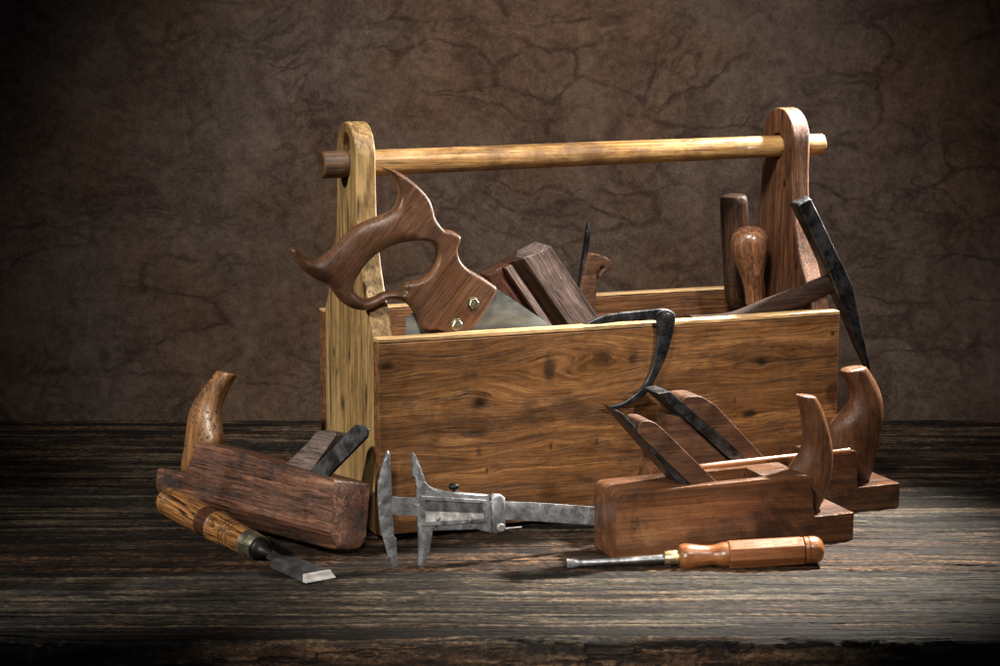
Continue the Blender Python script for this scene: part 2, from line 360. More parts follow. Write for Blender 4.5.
M['grey'] = wood('greyed_plane', (.05, .036, .032), (.17, .125, .112), (.34, .27, .25), gs=1.4, ring=3, stain=.45, pores=.6, rough=.45, seed=7.9, cracks=.5)
M['brownp'] = wood('rosewood_plane', (.035, .013, .009), (.10, .04, .025), (.17, .08, .05), gs=1.4, ring=4, stain=.4, rough=.45, seed=5.9)
M['hshaft'] = wood('hammer_shaft', (.012, .007, .006), (.028, .015, .011), (.055, .030, .022), gs=1.4, ring=4, stain=.4, rough=.75, spec=.15, seed=11.3)
M['cherry'] = wood('turned_cherry', (.12, .040, .014), (.25, .092, .032), (.38, .16, .065), gs=1.3, ring=3, stain=.25, stain_col=(.10, .04, .018), pores=.3, rough=.28, seed=12.1, coat=.4, bump=.00018, fc=0.35)
M['steel'] = metal('worn_steel', (.34, .36, .39), rust=(.06, .045, .035), rough=.42, rustiness=.75, met=.75)
M['darksteel'] = metal('recess_steel', (.17, .18, .20), rough=.5, rustiness=.7, met=.7)
M['chiselsteel'] = metal('chisel_steel', (.085, .088, .095), rough=.42, rustiness=.5, met=.75)
M['steel2'] = metal('bright_steel', (.72, .73, .75), rough=.36, rustiness=.35, met=.7)
M['blade'] = metal('saw_plate', (.28, .315, .31), rough=.42, rustiness=.12, aniso=(12, 30, 30), met=.75)
M['iron'] = metal('black_iron', (.055, .057, .062), rust=(.02, .014, .01), rough=.38, rustiness=.5, bump=.0003, bright=(.10, .105, .115))
M['iron2'] = metal('dark_tool_iron', (.035, .034, .034), rust=(.015, .01, .008), rough=.42, rustiness=.4)
M['edge'] = metal('ground_edge', (.85, .87, .89), rough=.35, rustiness=.15, met=.55)
M['brass'] = metal('aged_brass', (.62, .50, .27), rust=(.12, .08, .03), rough=.32, rustiness=.3)
M['nickel'] = metal('dull_ferrule', (.36, .34, .25), rust=(.10, .07, .03), rough=.3, rustiness=.4)

# ================================================================== TABLE
def vnoise(ny, nx, cy, cx):
    """smooth value noise on an ny x nx grid with cy x cx cells"""
    g = rng.random((cy+2, cx+2)); y = np.linspace(0, cy-.001, ny); x = np.linspace(0, cx-.001, nx); iy = y.astype(int); ix = x.astype(int); fy = (y-iy); fx = (x-ix)
    fy = fy*fy*(3-2*fy); fx = fx*fx*(3-2*fx); fy = fy[:, None]; fx = fx[None]
    return (g[iy][:, ix]*(1-fx)+g[iy][:, ix+1]*fx)*(1-fy)+(g[iy+1][:, ix]*(1-fx)+g[iy+1][:, ix+1]*fx)*fy
def table_mat():
    N = NT('weathered_table'); P = N.coord(); a = N.n.new('ShaderNodeAttribute'); a.attribute_name = 'ridge'; r = a.outputs['Fac']
    wn = N.n.new('ShaderNodeTexNoise'); wn.inputs['Scale'].default_value = 1; wn.inputs['Detail'].default_value = 3; N.l(N.vm('MULTIPLY', P, (5, 11, 0)), wn.inputs['Vector'])
    Pw = N.vm('ADD', P, N.vm('MULTIPLY', N.vm('SUBTRACT', wn.outputs['Color'], (.5, .5, .5)), (0, .02, 0)))
    st = N.noise(N.vm('MULTIPLY', Pw, (3.5, 190, 60)), 1, 5, .8); fib = N.noise(N.vm('MULTIPLY', Pw, (150, 300, 300)), 1, 4, .85)
    ck = N.noise(N.vm('MULTIPLY', Pw, (2.6, 85, 30)), 1, 4, .6); crack = N.mr(N.math('ABSOLUTE', N.math('SUBTRACT', ck, .5)), 0, .030, 1, 0)
    v = N.math('ADD', N.math('MULTIPLY', r, .30), N.math('ADD', N.math('MULTIPLY', st, .50), N.math('MULTIPLY', N.math('SUBTRACT', fib, .5), .75))); v = N.math('ADD', v, .11)
    grey = N.ramp(v, [(.34, (.005, .004, .003)), (.47, (.017, .014, .011)), (.59, (.052, .041, .029)), (.78, (.18, .148, .105))])
    brown = N.ramp(v, [(.34, (.006, .004, .003)), (.47, (.028, .014, .008)), (.59, (.095, .048, .024)), (.78, (.30, .17, .09))])
    b = N.n.new('ShaderNodeAttribute'); b.attribute_name = 'brown'
    pn = N.noise(N.vm('MULTIPLY', P, (4, 16, 8)), 1, 4, .6); f = N.math('ADD', b.outputs['Fac'], N.mr(pn, .35, .7, -.25, .35), clamp=True)
    c = N.mix(f, grey, brown)
    moss = N.mr(N.noise(N.vm('MULTIPLY', P, (5, 14, 8)), 1, 4, .65), .56, .72, 0, .35); c = N.mix(moss, c, (.035, .036, .014))
    dirt = N.mr(N.noise(N.vm('MULTIPLY', P, (6, 20, 12)), 1.3, 5, .7), .48, .66, 0, .75); c = N.mix(dirt, c, (.010, .008, .007)); c = N.mix(N.math('MULTIPLY', crack, .85), c, (.004, .003, .003))
    rr = N.mr(st, .3, .7, .6, .85)
    nb = N.bump(N.math('SUBTRACT', N.math('ADD', N.math('MULTIPLY', st, .6), N.math('MULTIPLY', fib, .8)), crack), .0012, .9)
    return N.fin(Base_Color=c, Roughness=rr, Normal=nb, Specular_IOR_Level=.18)
M['table'] = table_mat()
tbl = bpy.data.objects.new('tabletop', None); COL.objects.link(tbl); tag(tbl, kind='structure')
def plank(y0, y1, zt, thick, bprof, backlip=0.0, res=.0011, x0=-.95, x1=.95, depth=.0022):
    ny = int((y1-y0)/res); nx = 950
    xs = np.linspace(x0, x1, nx); ys = np.linspace(y0, y1, ny)
    # ridged grain: slow across x, fast across y, bent by a slow warp
    W = y1-y0; warp = .012*(vnoise(ny, nx, 3, 6)-.5)+.005*(vnoise(ny, nx, 6, 22)-.5)+.0012*(vnoise(ny, nx, 40, 120)-.5)
    yy0 = ys[:, None]-y0+warp; h = np.zeros((ny, nx))
    def line_noise(lam):
        n = int(W/lam)+12; g = rng.random(n+2); t = np.clip(yy0/lam+5, 0, n-.01); k = t.astype(int); f = t-k; f = f*f*(3-2*f); return g[k]*(1-f)+g[k+1]*f
    for lam, amp, cx in ((.011, .45, 9), (.0062, .8, 16), (.0042, 1.1, 30), (.0030, 1.0, 60)): h += amp*line_noise(lam)*(.45+.9*vnoise(ny, nx, max(3, int(W/.02)), cx))
    h += .6*vnoise(ny, nx, int(W/.0035), 420)
    h = (h-h.min())/(h.max()-h.min()); h = np.clip((h-.24)/.46, 0, 1)
    # cracks
    for _ in range(9):
        cy = rng.random()*ny; cx = rng.random()*nx; ln = nx*(.05+.2*rng.random()); yy = np.arange(ny)[:, None]; xx = np.arange(nx)[None]
        path = cy+6*np.sin(xx/60+rng.random()*6)+3*np.sin(xx/17.); w = 1.2*np.clip(1-abs(xx-cx)/ln, 0, 1)
        h -= .9*np.exp(-((yy-path)/(w+.01))**2)*(w > .02)
    slow = vnoise(ny, nx, 4, 9)*.5+vnoise(ny, nx, 9, 30)*.5
    z = zt+depth*(h-1)+.0022*(slow-.5)
    # worn, ragged long edges
    ed = np.minimum(ys-y0, y1-ys)[:, None]; rag = .004+.010*vnoise(1, nx, 2, 40)[0]**2+.004*vnoise(1, nx, 2, 150)[0]
    k = np.clip(1-ed/rag[None], 0, 1); z = z-k**2*.0042-np.clip(k-.6, 0, 1)*.003*vnoise(ny, nx, 40, 200)
    jy = np.zeros((ny, nx)); e0 = (vnoise(1, nx, 2, 60)[0]-.5)*.004+(vnoise(1, nx, 2, 220)[0]-.5)*.003; e1 = (vnoise(1, nx, 2, 60)[0]-.5)*.004+(vnoise(1, nx, 2, 220)[0]-.5)*.003
    if backlip: z = z+backlip*np.exp(-((y1-ys)[:, None]/.016)**2); h = np.maximum(h, (.75+.25*vnoise(ny, nx, 30, 300))*np.exp(-((y1-ys)[:, None]/.014)**2))
    t = ((ys-y0)/W)[:, None]; jy = e0[None]*np.clip(1-t*12, 0, 1)+e1[None]*np.clip(1-(1-t)*12, 0, 1)
    X = np.broadcast_to(xs, (ny, nx)); Y = ys[:, None]+jy
    V = np.stack([X, Y, z], -1).reshape(-1, 3)
    i = np.arange(ny-1)[:, None]*nx+np.arange(nx-1)[None]; Fq = np.stack([i, i+1, i+nx+1, i+nx], -1).reshape(-1, 4)
    # front and back skirts
    nv = len(V); rows = 14; sk = []; skf = []; ridge_sk = []
    for (row, s) in ((0, -1), (ny-1, 1)):
        base = V.reshape(ny, nx, 3)[row]; prev = np.arange(nx)+row*nx
        bumpy = vnoise(rows, nx, 10, 60)
        for r in range(1, rows):
            q = base.copy(); q[:, 2] = base[:, 2]+(zt-thick-base[:, 2])*r/(rows-1); q[:, 1] += s*(.0015+.003*(bumpy[r]-.5)-.0012*(r == rows-1))
            ids = nv+sum(len(a) for a in sk)+np.arange(nx); sk.append(q); ridge_sk.append(bumpy[r])
            a, b = prev[:-1], prev[1:]; c, d = ids[1:], ids[:-1]; skf.append(np.stack([b, a, d, c] if row == 0 else [a, b, c, d], -1)); prev = ids
    V = np.concatenate([V]+sk); Fq = np.concatenate([Fq]+skf)
    me = bpy.data.meshes.new('plank'); me.vertices.add(len(V)); me.vertices.foreach_set('co', V.ravel().astype(np.float32))
    me.loops.add(Fq.size); me.loops.foreach_set('vertex_index', Fq.ravel().astype(np.int32)); me.polygons.add(len(Fq)); me.polygons.foreach_set('loop_start', np.arange(0, Fq.size, 4, dtype=np.int32)); me.update(calc_edges=True)
    me.shade_smooth(); at = me.attributes.new('ridge', 'FLOAT', 'POINT'); at.data.foreach_set('value', np.concatenate([h.ravel()]+ridge_sk).astype(np.float32))
    br = np.interp((ys-y0)/W, [p[0] for p in bprof], [p[1] for p in bprof]); brf = np.broadcast_to(br[:, None], (ny, nx)).ravel(); brf = np.concatenate([brf, np.full(len(V)-ny*nx, .4)])
    at = me.attributes.new('brown', 'FLOAT', 'POINT'); at.data.foreach_set('value', brf.astype(np.float32))
    me.materials.append(M['table']); o = bpy.data.objects.new('plank', me); COL.objects.link(o); o.parent = tbl; return o
yA, yB, yC, yD = onz(500, 641).y, onz(500, 570).y, onz(500, 487).y, onz(500, 415).y
plank(yA, yB-.0025, .0025, .045, [(0, .1), (1, .0)])
plank(yB+.0015, yC-.003, .0003, .045, [(0, 1.0), (.25, .7), (.45, .1), (1, 0)], backlip=.0022)
plank(yC+.003, yD, -.005, .045, [(0, .2), (1, .4)])
# boards under the edge
apron = mobj('apron', *gridbox(-.95, .95, yA+.004, yA+.03, -.20, -.046), M['old'], tbl, bevel=.002)
mobj('underboard', *box(-.95, .95, yA+.031, yD-.01, -.07, -.048), M['old'], tbl)

# ================================================================== BACKDROP
def backdrop_mat():
    N = NT('mottled_backdrop'); P = N.coord()
    wv = N.n.new('ShaderNodeTexNoise'); wv.inputs['Scale'].default_value = 5; wv.inputs['Detail'].default_value = 5; N.l(P, wv.inputs['Vector'])
    Pw = N.vm('ADD', P, N.vm('MULTIPLY', N.vm('SUBTRACT', wv.outputs['Color'], (.5, .5, .5)), (.20, 0, .15)))
    n1 = N.noise(Pw, 12, 8, .68); n2 = N.noise(P, 75, 7, .75); n3 = N.noise(P, 380, 4, .75)
    v = N.math('ADD', N.math('MULTIPLY', n1, .36), N.math('ADD', N.math('MULTIPLY', n2, .36), N.math('MULTIPLY', n3, .32))); v = N.math('SUBTRACT', v, .02)
    c = N.ramp(v, [(.40, (.040, .026, .019)), (.5, (.085, .060, .046)), (.58, (.125, .092, .072)), (.70, (.21, .16, .128))])
    # fine drifting dark veins, broken up
    brk = N.mr(N.noise(P, 90, 5, .75), .38, .56, .40, 1.0)
    Ps = N.vm('MULTIPLY', Pw, (8, 1, 19)); d = N.vor(Ps, 1.0, 'DISTANCE_TO_EDGE'); wdt = N.mr(N.noise(P, 22, 6, .75), .3, .7, .01, .15)
    vein = N.math('MULTIPLY', N.mr(N.math('DIVIDE', d, wdt), 0, 1, 1, 0), N.math('MULTIPLY', N.mr(N.noise(P, 7, 3), .40, .60, .05, .75), brk))
    Pv = N.vm('ADD', Pw, N.vm('MULTIPLY', N.vm('SUBTRACT', wv.outputs['Color'], (.5, .5, .5)), (.2, 0, .1)))
    d2 = N.vor(N.vm('MULTIPLY', Pv, (19, 1, 50)), 1.0, 'DISTANCE_TO_EDGE'); vein2 = N.math('MULTIPLY', N.mr(d2, 0, .20, 1, 0), N.math('MULTIPLY', N.mr(N.noise(P, 9, 4), .48, .64, 0, .6), brk))
    f = N.math('MAXIMUM', vein, vein2); c = N.mix(f, c, (.022, .011, .009))
    wash = N.mr(N.noise(P, 3.3, 3), .42, .62, 0, .7); c = N.mix(wash, c, N.mix(1.0, c, (1.0, .80, .60), 'MULTIPLY'))
    return N.fin(Base_Color=c, Roughness=.85, Normal=N.bump(n2, .002, .5), Specular_IOR_Level=.2)
nx, nz = 60, 30; V = []; F = []
for j in range(nz+1):
    for i in range(nx+1):
        x = -1.3+2.6*i/nx; z = -.35+1.5*j/nz; V.append((x, yD+.06+.004*mnoise.noise(Vector((x*4, z*2, 0))), z))
for j in range(nz):
    for i in range(nx): a = j*(nx+1)+i; F.append((a, a+1, a+nx+2, a+nx+1))
bd = mobj('backdrop', V, F, backdrop_mat()); tag(bd, kind='structure')

# ================================================================== TOOLBOX
box_t = thing('toolbox', TB, 'open wooden tote box with a round carrying rod, filled with old tools', 'toolbox')
L = TB.uw(840, 311)[0]; HB = .2125; TK = .018; WB = .22
def panel(name, y0, y1, mat, h=HB):
    return mobj(name, *gridbox(0, L, y0, y1, .007, h, jit=.0008), mat, box_t, bevel=.0016)
panel('front_panel', 0, TK, M['panel'], HB-.0035)
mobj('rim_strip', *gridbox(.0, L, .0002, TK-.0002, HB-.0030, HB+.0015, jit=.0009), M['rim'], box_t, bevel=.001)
panel('back_panel', WB-TK, WB, M['panel_in'])
mobj('rim_strip', *gridbox(.0, L, WB-TK+.0002, WB-.0002, HB+.0005, HB+.003, jit=.0006), M['rim'], box_t, bevel=.0008)
mobj('bottom_board', *gridbox(.024, L-.024, TK+.001, WB-TK-.001, .004, .018), M['panel_in'], box_t, bevel=.001)
half = smooth_prof([(.0905, HB+.002), (.086, HB+.010), (.073, HB+.030), (.058, HB+.056), (.046, HB+.085), (.039, HB+.115), (.0362, HB+.150), (.0362, .392)], 5)
def end_outline(zc):
    r = .0362
    arc = [(r*math.cos(a), zc+r*math.sin(a)) for a in np.linspace(0, math.pi, 25)]
    lft = [(-x, z) for x, z in half[::-1]][1:]
    return [(.0915, .003), (.0915, HB)]+half[:-1]+arc+lft+[(-.0915, HB), (-.0915, .003)]
def end_panel(u0, u1, slot, mat, zc=.393):
    pts = [(WB/2-p[0], p[1]) for p in end_outline(zc)]
    n = len(pts); V = [(u0, p[0], p[1]) for p in pts]+[(u1, p[0], p[1]) for p in pts]
    F = [tuple(range(n)), tuple(range(2*n-1, n-1, -1))]+[(i, (i+1) % n, (i+1) % n+n, i+n) for i in range(n)]
    o = mobj('end_panel', V, F, mat, box_t, bevel=.0022, bseg=3)
    r, za, zb = slot; pr = [(r*math.cos(a), zb+r*math.sin(a)) for a in np.linspace(0, math.pi, 14)]+[(r*math.cos(a), za+r*math.sin(a)) for a in np.linspace(math.pi, 2*math.pi, 14)]
    m = len(pr); V = [(u0-.02, WB/2+p[0], p[1]) for p in pr]+[(u1+.02, WB/2+p[0], p[1]) for p in pr]
    boolean_cut(o, V, [tuple(range(m)), tuple(range(2*m-1, m-1, -1))]+[(i, (i+1) % m, (i+1) % m+m, i+m) for i in range(m)])
    return o
zl, zr = .3845, .3915
end_panel(.001, .023, (.0150, zl, zl+.018), M['panel_end']); end_panel(L-.023, L-.001, (.0142, zr, zr), M['post2'], .399)
rl, rr_ = -.026, TB.uw(822.5, 140, WB/2)[0]
prof = [(rl, .004), (rl, .0125), (rl+.0015, .0142), (rl+.02, .0145)]+[(rl+(rr_-rl)*t, .0141-.0018*t) for t in np.linspace(.05, .97, 12)]+[(rr_-.0015, .0120), (rr_, .0098), (rr_, .003)]
sl = (zr-zl)/L; rod = None
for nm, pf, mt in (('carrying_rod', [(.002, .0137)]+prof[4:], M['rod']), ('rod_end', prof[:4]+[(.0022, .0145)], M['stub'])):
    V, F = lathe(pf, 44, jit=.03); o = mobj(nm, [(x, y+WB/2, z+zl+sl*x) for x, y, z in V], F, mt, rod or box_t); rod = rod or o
# small peg on top of the right end
V, F = lathe([(0, .0008), (.004, .0008), (.004, .0025), (.0055, .0022), (.006, .0008)], 14); u, w = TB.uw(808, 113, WB/2-.004)
mobj('nail', [(y+L-.010, z+WB/2-.012, x+.425) for x, y, z in V], F, M['edge'], box_t)

# ================================================================== SAW
def tr(fr, pts, v=0.0): return [fr.uw(x, y, v) for x, y in pts]
sv = .030; sw = Frame(TB.O+TB.Y*sv, TH); o0 = sw.uw(478, 300)
sw.O = sw.O+sw.X*o0[0]+sw.Z*o0[1]
saw = thing('hand_saw', sw, 'saw with a horned walnut handle and two bolts, its plate inside the wooden box', 'hand saw')
outer = [(379, 167), (390, 168.6), (402.7, 174.8), (417, 185.7), (427, 197), (431.3, 207), (434, 217), (438.4, 224.2), (443.2, 229.3), (451.2, 230.5), (459.6, 235.4), (459, 241.3), (456.3, 248.5), (458.4, 258.5), (465.5, 267), (479.8, 275.6), (495.5, 286.4), (492.6, 295.6), (484, 309.8), (474, 324), (462.6, 334), (451, 337), (441, 333), (434, 330.5), (427, 331), (421.3, 328.4), (417, 320), (409.9, 307), (400, 300), (388.4, 299), (377, 305), (365.6, 310), (352.8, 308.6), (340, 300.5), (331.4, 289.4), (326, 283.5), (317, 279.9), (302.8, 269.9), (293, 258), (289, 250), (291.4, 246.5), (297, 248.5), (305.7, 255.6), (317, 258.5), (328.5, 251.3), (340, 240), (354, 227), (368.5, 219.4), (382.7, 214.2), (394, 207), (398.4, 197), (397.6, 187), (392.7, 177), (386, 170.5)]
hole = [(353.4, 288.4), (355.4, 279.9), (362.8, 267), (374, 255.6), (388.4, 247), (405.6, 242), (422.7, 240.8), (432.7, 244.2), (436.4, 252.8), (434, 264), (427, 274), (417, 279.9), (405.6, 281.3), (402.5, 285.6), (402.9, 291.3), (394, 290.7), (383, 291.8), (374, 296.5), (365.6, 298.3), (358, 295.5)]
OU = catmull(tr(sw, outer), .0016, corners=(0, 8, 10, 16)); HO = catmull(tr(sw, hole), .0016, corners=(12,))
GP = np.array(tr(sw, [(300, 262), (315, 270), (335, 268), (350, 250), (370, 240), (388, 232), (345, 290)])); GB = np.array(tr(sw, [(352, 303), (370, 304), (388, 295), (402, 296), (412, 310)]))
def sd(p, G): return np.min(np.hypot(p[:, None, 0]-G[None, :, 0], p[:, None, 1]-G[None, :, 1]), 1)
def sR(p):
    a = np.clip(1-sd(p, GP)/.038, 0, 1); a = a*a*(3-2*a); b = np.clip(1-sd(p, GB)/.022, 0, 1); b = b*b*(3-2*b); return .0036+.0115*a*(1-b)+.0030*b
def sT(p):
    a = np.clip(1-sd(p, GP)/.05, 0, 1); return .0100+.0025*a*a*(3-2*a)
V, F = pillow(OU, sT, sR, holes=[HO], sp=.0028); mobj('saw_handle', V, F, M['walnut'], saw, angle=60)
pl = tr(sw, [(405, 352), (406, 318), (436, 296), (490, 284), (557, 329.5), (640, 386), (636, 400), (560, 420)])
V, F = pillow(pl, .0009, .0006, e=.5, sp=.02); mobj('saw_blade', V, F, M['blade'], saw, angle=30)
for (x, y) in ((473.5, 303.3), (457, 324.7)):
    u, w = sw.uw(x, y, -.011); ph = random.random()
    V, F = lathe([(.0, .0052), (-.0032, .0056), (-.0040, .0048), (-.0042, .001)], 6, phase=ph); Vw, Fw = lathe([(0, .0066), (-.0008, .0066), (-.001, .006)], 24)
    V, F = cat_((V, F), (Vw, Fw), ([(-.0036, .0052*math.cos(ph+1), .0052*math.sin(ph+1)), (-.0046, .0, .0005), (-.0046, 0, -.0005)], [(0, 1, 2)]))
    mobj('bolt', [(u+yy, -.0100+xx, w+zz) for xx, yy, zz in V], F, M['nickel'], saw, angle=25)

# ================================================================== PLOUGH / MOULDING PLANE in the box
mv = .105; mp = Frame(TB.O+TB.Y*mv, TH); P0 = Vector(mp.uw(549, 245)); P1 = Vector(mp.uw(597, 317)); Q0 = Vector(mp.uw(488, 277)); fr0 = mp
dl = (P1-P0).normalized(); across = (Q0-P0); across = (across-dl*across.dot(dl)); wd = across.length
org = mp.O+mp.X*P0.x+mp.Z*P0.y; fm = Frame(org, TH); X = mp.X*dl.x+mp.Z*dl.y; fm.X = X; fm.Y = mp.Y; fm.Z = X.cross(fm.Y)
mpl = thing('moulding_plane', fm, 'grooved moulding plane leaning inside the box just right of the saw plate', 'wood plane')
skew = (Q0-P0).dot(dl); sgn = 1 if (mp.X*across.x+mp.Z*across.y).dot(fm.Z) > 0 else -1
def strip(s_pts, x0, x1):
    """s_pts: (s across, t depth towards the viewer)"""
    pts = [(s, -t) for s, t in s_pts]; n = len(pts)
    V = [(x0+skew*s/wd, t, sgn*s) for s, t in pts]+[(x1, t, sgn*s) for s, t in pts]
    return V, [tuple(range(n)), tuple(range(2*n-1, n-1, -1))]+[(i, (i+1) % n, (i+1) % n+n, i+n) for i in range(n)]
W7 = wd
mobj('body', *strip([(0, -.012), (0, .0045), (.003, .008), (W7*.235, .008), (W7*.42, .000), (W7*.44, -.022), (W7*.3, -.04), (0, -.04)], 0, .16), M['grey'], mpl, bevel=.0012, label='greyed square-edged body')
mobj('recess_shade_body', *strip([(W7*.235+.0005, .0076), (W7*.42, -.0008), (W7*.60, -.0185), (W7*.60, -.038), (W7*.26, -.038)], .0008, .158), M['darkwood'], mpl, bevel=.0006)  # dark wood puts the shade of the groove into the colour
mobj('fence', *strip([(W7*.62, -.012), (W7*.62, .0025), (W7*.735, .0025), (W7*.745, -.006), (W7*.83, -.006), (W7*.86, .001), (W7, -.004), (W7, -.03), (W7*.62, -.03)], -.001, .15), M['brownp'], mpl, bevel=.0012)
mobj('skate', *strip([(W7*.632, .0027), (W7*.632, .0045), (W7*.725, .0045), (W7*.725, .0027)], -.0005, .149), M['grey'], mpl, bevel=.0006)

# ================================================================== RABBET PLANE in the box
rv = .15; rb = Frame(TB.O+TB.Y*rv, TH); u, w = rb.uw(588, 300); rb.O = rb.O+rb.X*u
rab = thing('rabbet_plane', rb, 'narrow plane in the box with only its hooked wedge and thin black iron showing', 'wood plane')
V, F = pillow(catmull(tr(rb, [(585, 257), (590.5, 252.5), (601, 255.3), (608, 259), (611, 264), (608.5, 270), (602, 273), (597, 279.5), (596.6, 274), (602, 267), (599, 266.5), (596, 272), (595.3, 285), (594.7, 300), (594, 345), (578, 345), (577, 292)]), .0012, corners=(6, 7, 8, 13, 14, 15, 16)), .006, .0018, e=.3, sp=.004); mobj('wedge', V, F, M['wedge'], rab)
V, F = pillow(tr(rb, [(587, 223.5), (591, 223), (586, 262), (581, 300), (578, 345), (572.5, 345), (577.5, 290)]), .004, .0008, e=.6, sp=.006); mobj('iron', V, F, M['iron'], rab)
mobj('body', *prism(rnd(tr(rb, [(560, 318), (618, 314), (622, 420), (562, 426)]), .003), -.011, .011), M['brownp'], rab, bevel=.001)

# ================================================================== BOW-LEGGED CALIPER over the rim
cf = Frame(TB.O-TB.Y*.0055, TH); u, w = cf.uw(665, 315.7); cf.O = cf.O+cf.X*u+cf.Z*w
cal = thing('outside_caliper', cf, 'black iron caliper with a curved leg hooked over the front rim of the box', 'caliper')
leg1 = [(660, 309.5), (668, 309.7), (673, 313), (674, 320), (671, 336), (665, 356), (656, 375), (648.5, 389), (635, 400.5), (618.7, 407.8), (611, 407.5), (602, 405), (612, 404.6), (625, 400), (638.5, 389), (646.5, 378), (652, 364), (655.3, 345), (656.6, 330), (655.5, 321), (655.5, 314)]
leg2 = [(584, 324.5), (602, 316.3), (618.7, 313), (641.8, 310.7), (661.7, 308.8), (670, 310.5), (673.5, 316), (671, 322), (664, 324), (655, 320.5), (641, 321), (620, 322), (600, 324.3)]
V, F = pillow(catmull(tr(cf, leg1), .0014, corners=(11,)), .0020, .0016, e=.35, sp=.004, y0=-.0022); mobj('leg', V, F, M['iron'], cal)
V, F = pillow(catmull(tr(cf, leg2), .0014, corners=(0,)), .0020, .0016, e=.35, sp=.004, y0=.0020); mobj('leg', V, F, M['iron'], cal)
V, F = lathe([(0, .0062), (-.0008, .0062), (-.0012, .0054), (-.0010, .0040), (-.0022, .0034), (-.0026, .001)], 24); mobj('pivot', [(yy, -.0042+xx, zz) for xx, yy, zz in V], F, M['iron'], cal)

# ================================================================== UPRIGHT HANDLES in the box
def upright(name, label, cat, top, bot, v, prof, mat, extra):
    """prof: (fraction from top, half width in px) measured on the photo"""
    f = Frame(TB.O+TB.Y*v, TH); a = Vector(f.uw(*top)); b = Vector(f.uw(*bot)); A = f.O+f.X*a.x+f.Z*a.y; B = f.O+f.X*b.x+f.Z*b.y
    fr = Frame.axis(B, A, up=Vector((1, 0, 0))); t = thing(name, fr, label, cat); Ln = (A-B).length; k = Ln/abs(top[1]-bot[1])
    V, F = lathe([(Ln*(1-f_), r*k) for f_, r in prof][::-1], 44, jit=.012); mobj('handle', V, F, mat, t)
    extra(t, Ln, k); return t
def ex1(t, Ln, k):
    mobj('ferrule', *lathe([(-.004, .0095), (-.004, .0105), (.004, .0110), (.004, .009)], 32), M['iron2'], t)
    mobj('shank', *lathe([(-.10, .004), (-.05, .005), (-.003, .006)], 16), M['iron2'], t)
    for s in (.715, .76, .80): mobj('groove', *lathe([(Ln*(1-s)-.0005, 13.95*k), (Ln*(1-s), 14.05*k), (Ln*(1-s)+.0005, 13.95*k)], 40, cap=False), M['iron2'], t)
upright('chisel', 'chisel with a straight dark ringed handle standing upright inside the box', 'chisel', (733.3, 194.5), (739, 306), .165,
        [(0, 2), (.001, 9), (.012, 12), (.03, 13.2), (.08, 13.7), (.4, 13.9), (.70, 13.9), (.8, 13.9), (.9, 13.2), (.96, 12), (1, 10)], M['darkwood'], ex1)
def ex2(t, Ln, k): 
    mobj('ferrule', *lathe([(-.008, .006), (-.008, .0078), (.001, .0078), (.001, .007)], 32), M['brass'], t)
    mobj('shank', *lathe([(-.11, .003), (-.05, .004), (-.007, .005)], 16), M['iron2'], t)
pb = smooth_prof([(0, 1), (.004, 6), (.03, 11.5), (.10, 16.5), (.20, 18.7), (.32, 18.3), (.45, 15.5), (.60, 12.2), (.75, 9.8), (.88, 8.6), (1, 8.8)], 4)
upright('file', 'tool with a glossy bulb-shaped handle standing upright in the box beside the hammer', 'hand tool', (748.5, 226.5), (754, 303), .115, pb, M['bulb'], ex2)

# ================================================================== HAMMER
hf = Frame(TB.O+TB.Y*.029, TH); u, w = hf.uw(835, 285); hf.O = hf.O+hf.X*u+hf.Z*w
ham = thing('hammer', hf, 'black hammer with a long tapering peen resting on the right end of the box', 'hammer')
head = [(792.3, 203.5), (806.5, 196), (818.5, 220.6), (831.5, 248), (844.6, 274.5), (849.8, 287), (854, 306), (862, 337), (869, 366), (868, 371), (864.5, 367), (854, 345), (842.6, 317), (834, 297.5), (828.5, 284), (818, 257.6), (805, 229.5)]
V, F = pillow(catmull(tr(hf, head), .0025, corners=(0, 1, 8, 9, 10)), lambda p: .0105-.006*np.clip(-(p[:, 1]-.0)/.08, 0, 1), .0022, e=.25, sp=.005); mobj('hammer_head', V, F, M['iron'], ham)
st = [((x, y-h), (x, y+h), t) for x, y, h, t in ((834, 283, 8.5, .0075), (820, 287.5, 10, .0082), (795, 299, 11, .009), (765, 310, 11, .010), (730, 323, 10.5, .010), (690, 326, 10.5, .010))]
V, F = loft([(hf.uw(*a), hf.uw(*b), t) for a, b, t in st], power=2.6); mobj('hammer_handle', V, F, M['hshaft'], ham)

# ================================================================== HORN PLANES on the right
def horn_plane(fr, name, label, W, pts, rads, throat, wedge, irons, horn, horn_t, mats, bw=.003, hs=1.0, group=None, wv=(.011, .049)):
    t = thing(name, fr, label, 'wood plane', group)
    horn = [(tuple((a[i]+b_[i])/2+(a[i]-b_[i])/2*hs for i in (0, 1)), tuple((a[i]+b_[i])/2-(a[i]-b_[i])/2*hs for i in (0, 1))) for a, b_ in horn]
    b = mobj('body', *prism(rnd(tr(fr, pts), rads, 5), 0, W), mats[0], t, bevel=bw, bseg=4)
    if throat: boolean_cut(b, *prism(tr(fr, throat, .010), .010, W-.010))
    V, F = prism(rnd(tr(fr, wedge, wv[0]), [.004, .005, .005, .003]+[0]*(len(wedge)-4), 4), wv[0], wv[1]); mobj('wedge', V, F, mats[1], t, bevel=.0012)
    for nm, ir, a, bb in irons: mobj(nm, *prism(tr(fr, ir, a), a, bb), M['iron'] if nm != 'toe_block' else mats[1], t, bevel=.0006)
    V, F = loft([(fr.uw(*a, W/2), fr.uw(*bb, W/2), h) for (a, bb), h in zip(horn, horn_t)], seg=36, y0=W/2); mobj('horn', V, F, mats[2], t, angle=50)
    return t
F1 = Frame(onz(617, 562), R_(19)); BT = (M['beech'], M['wedge'], M['beech_horn'])
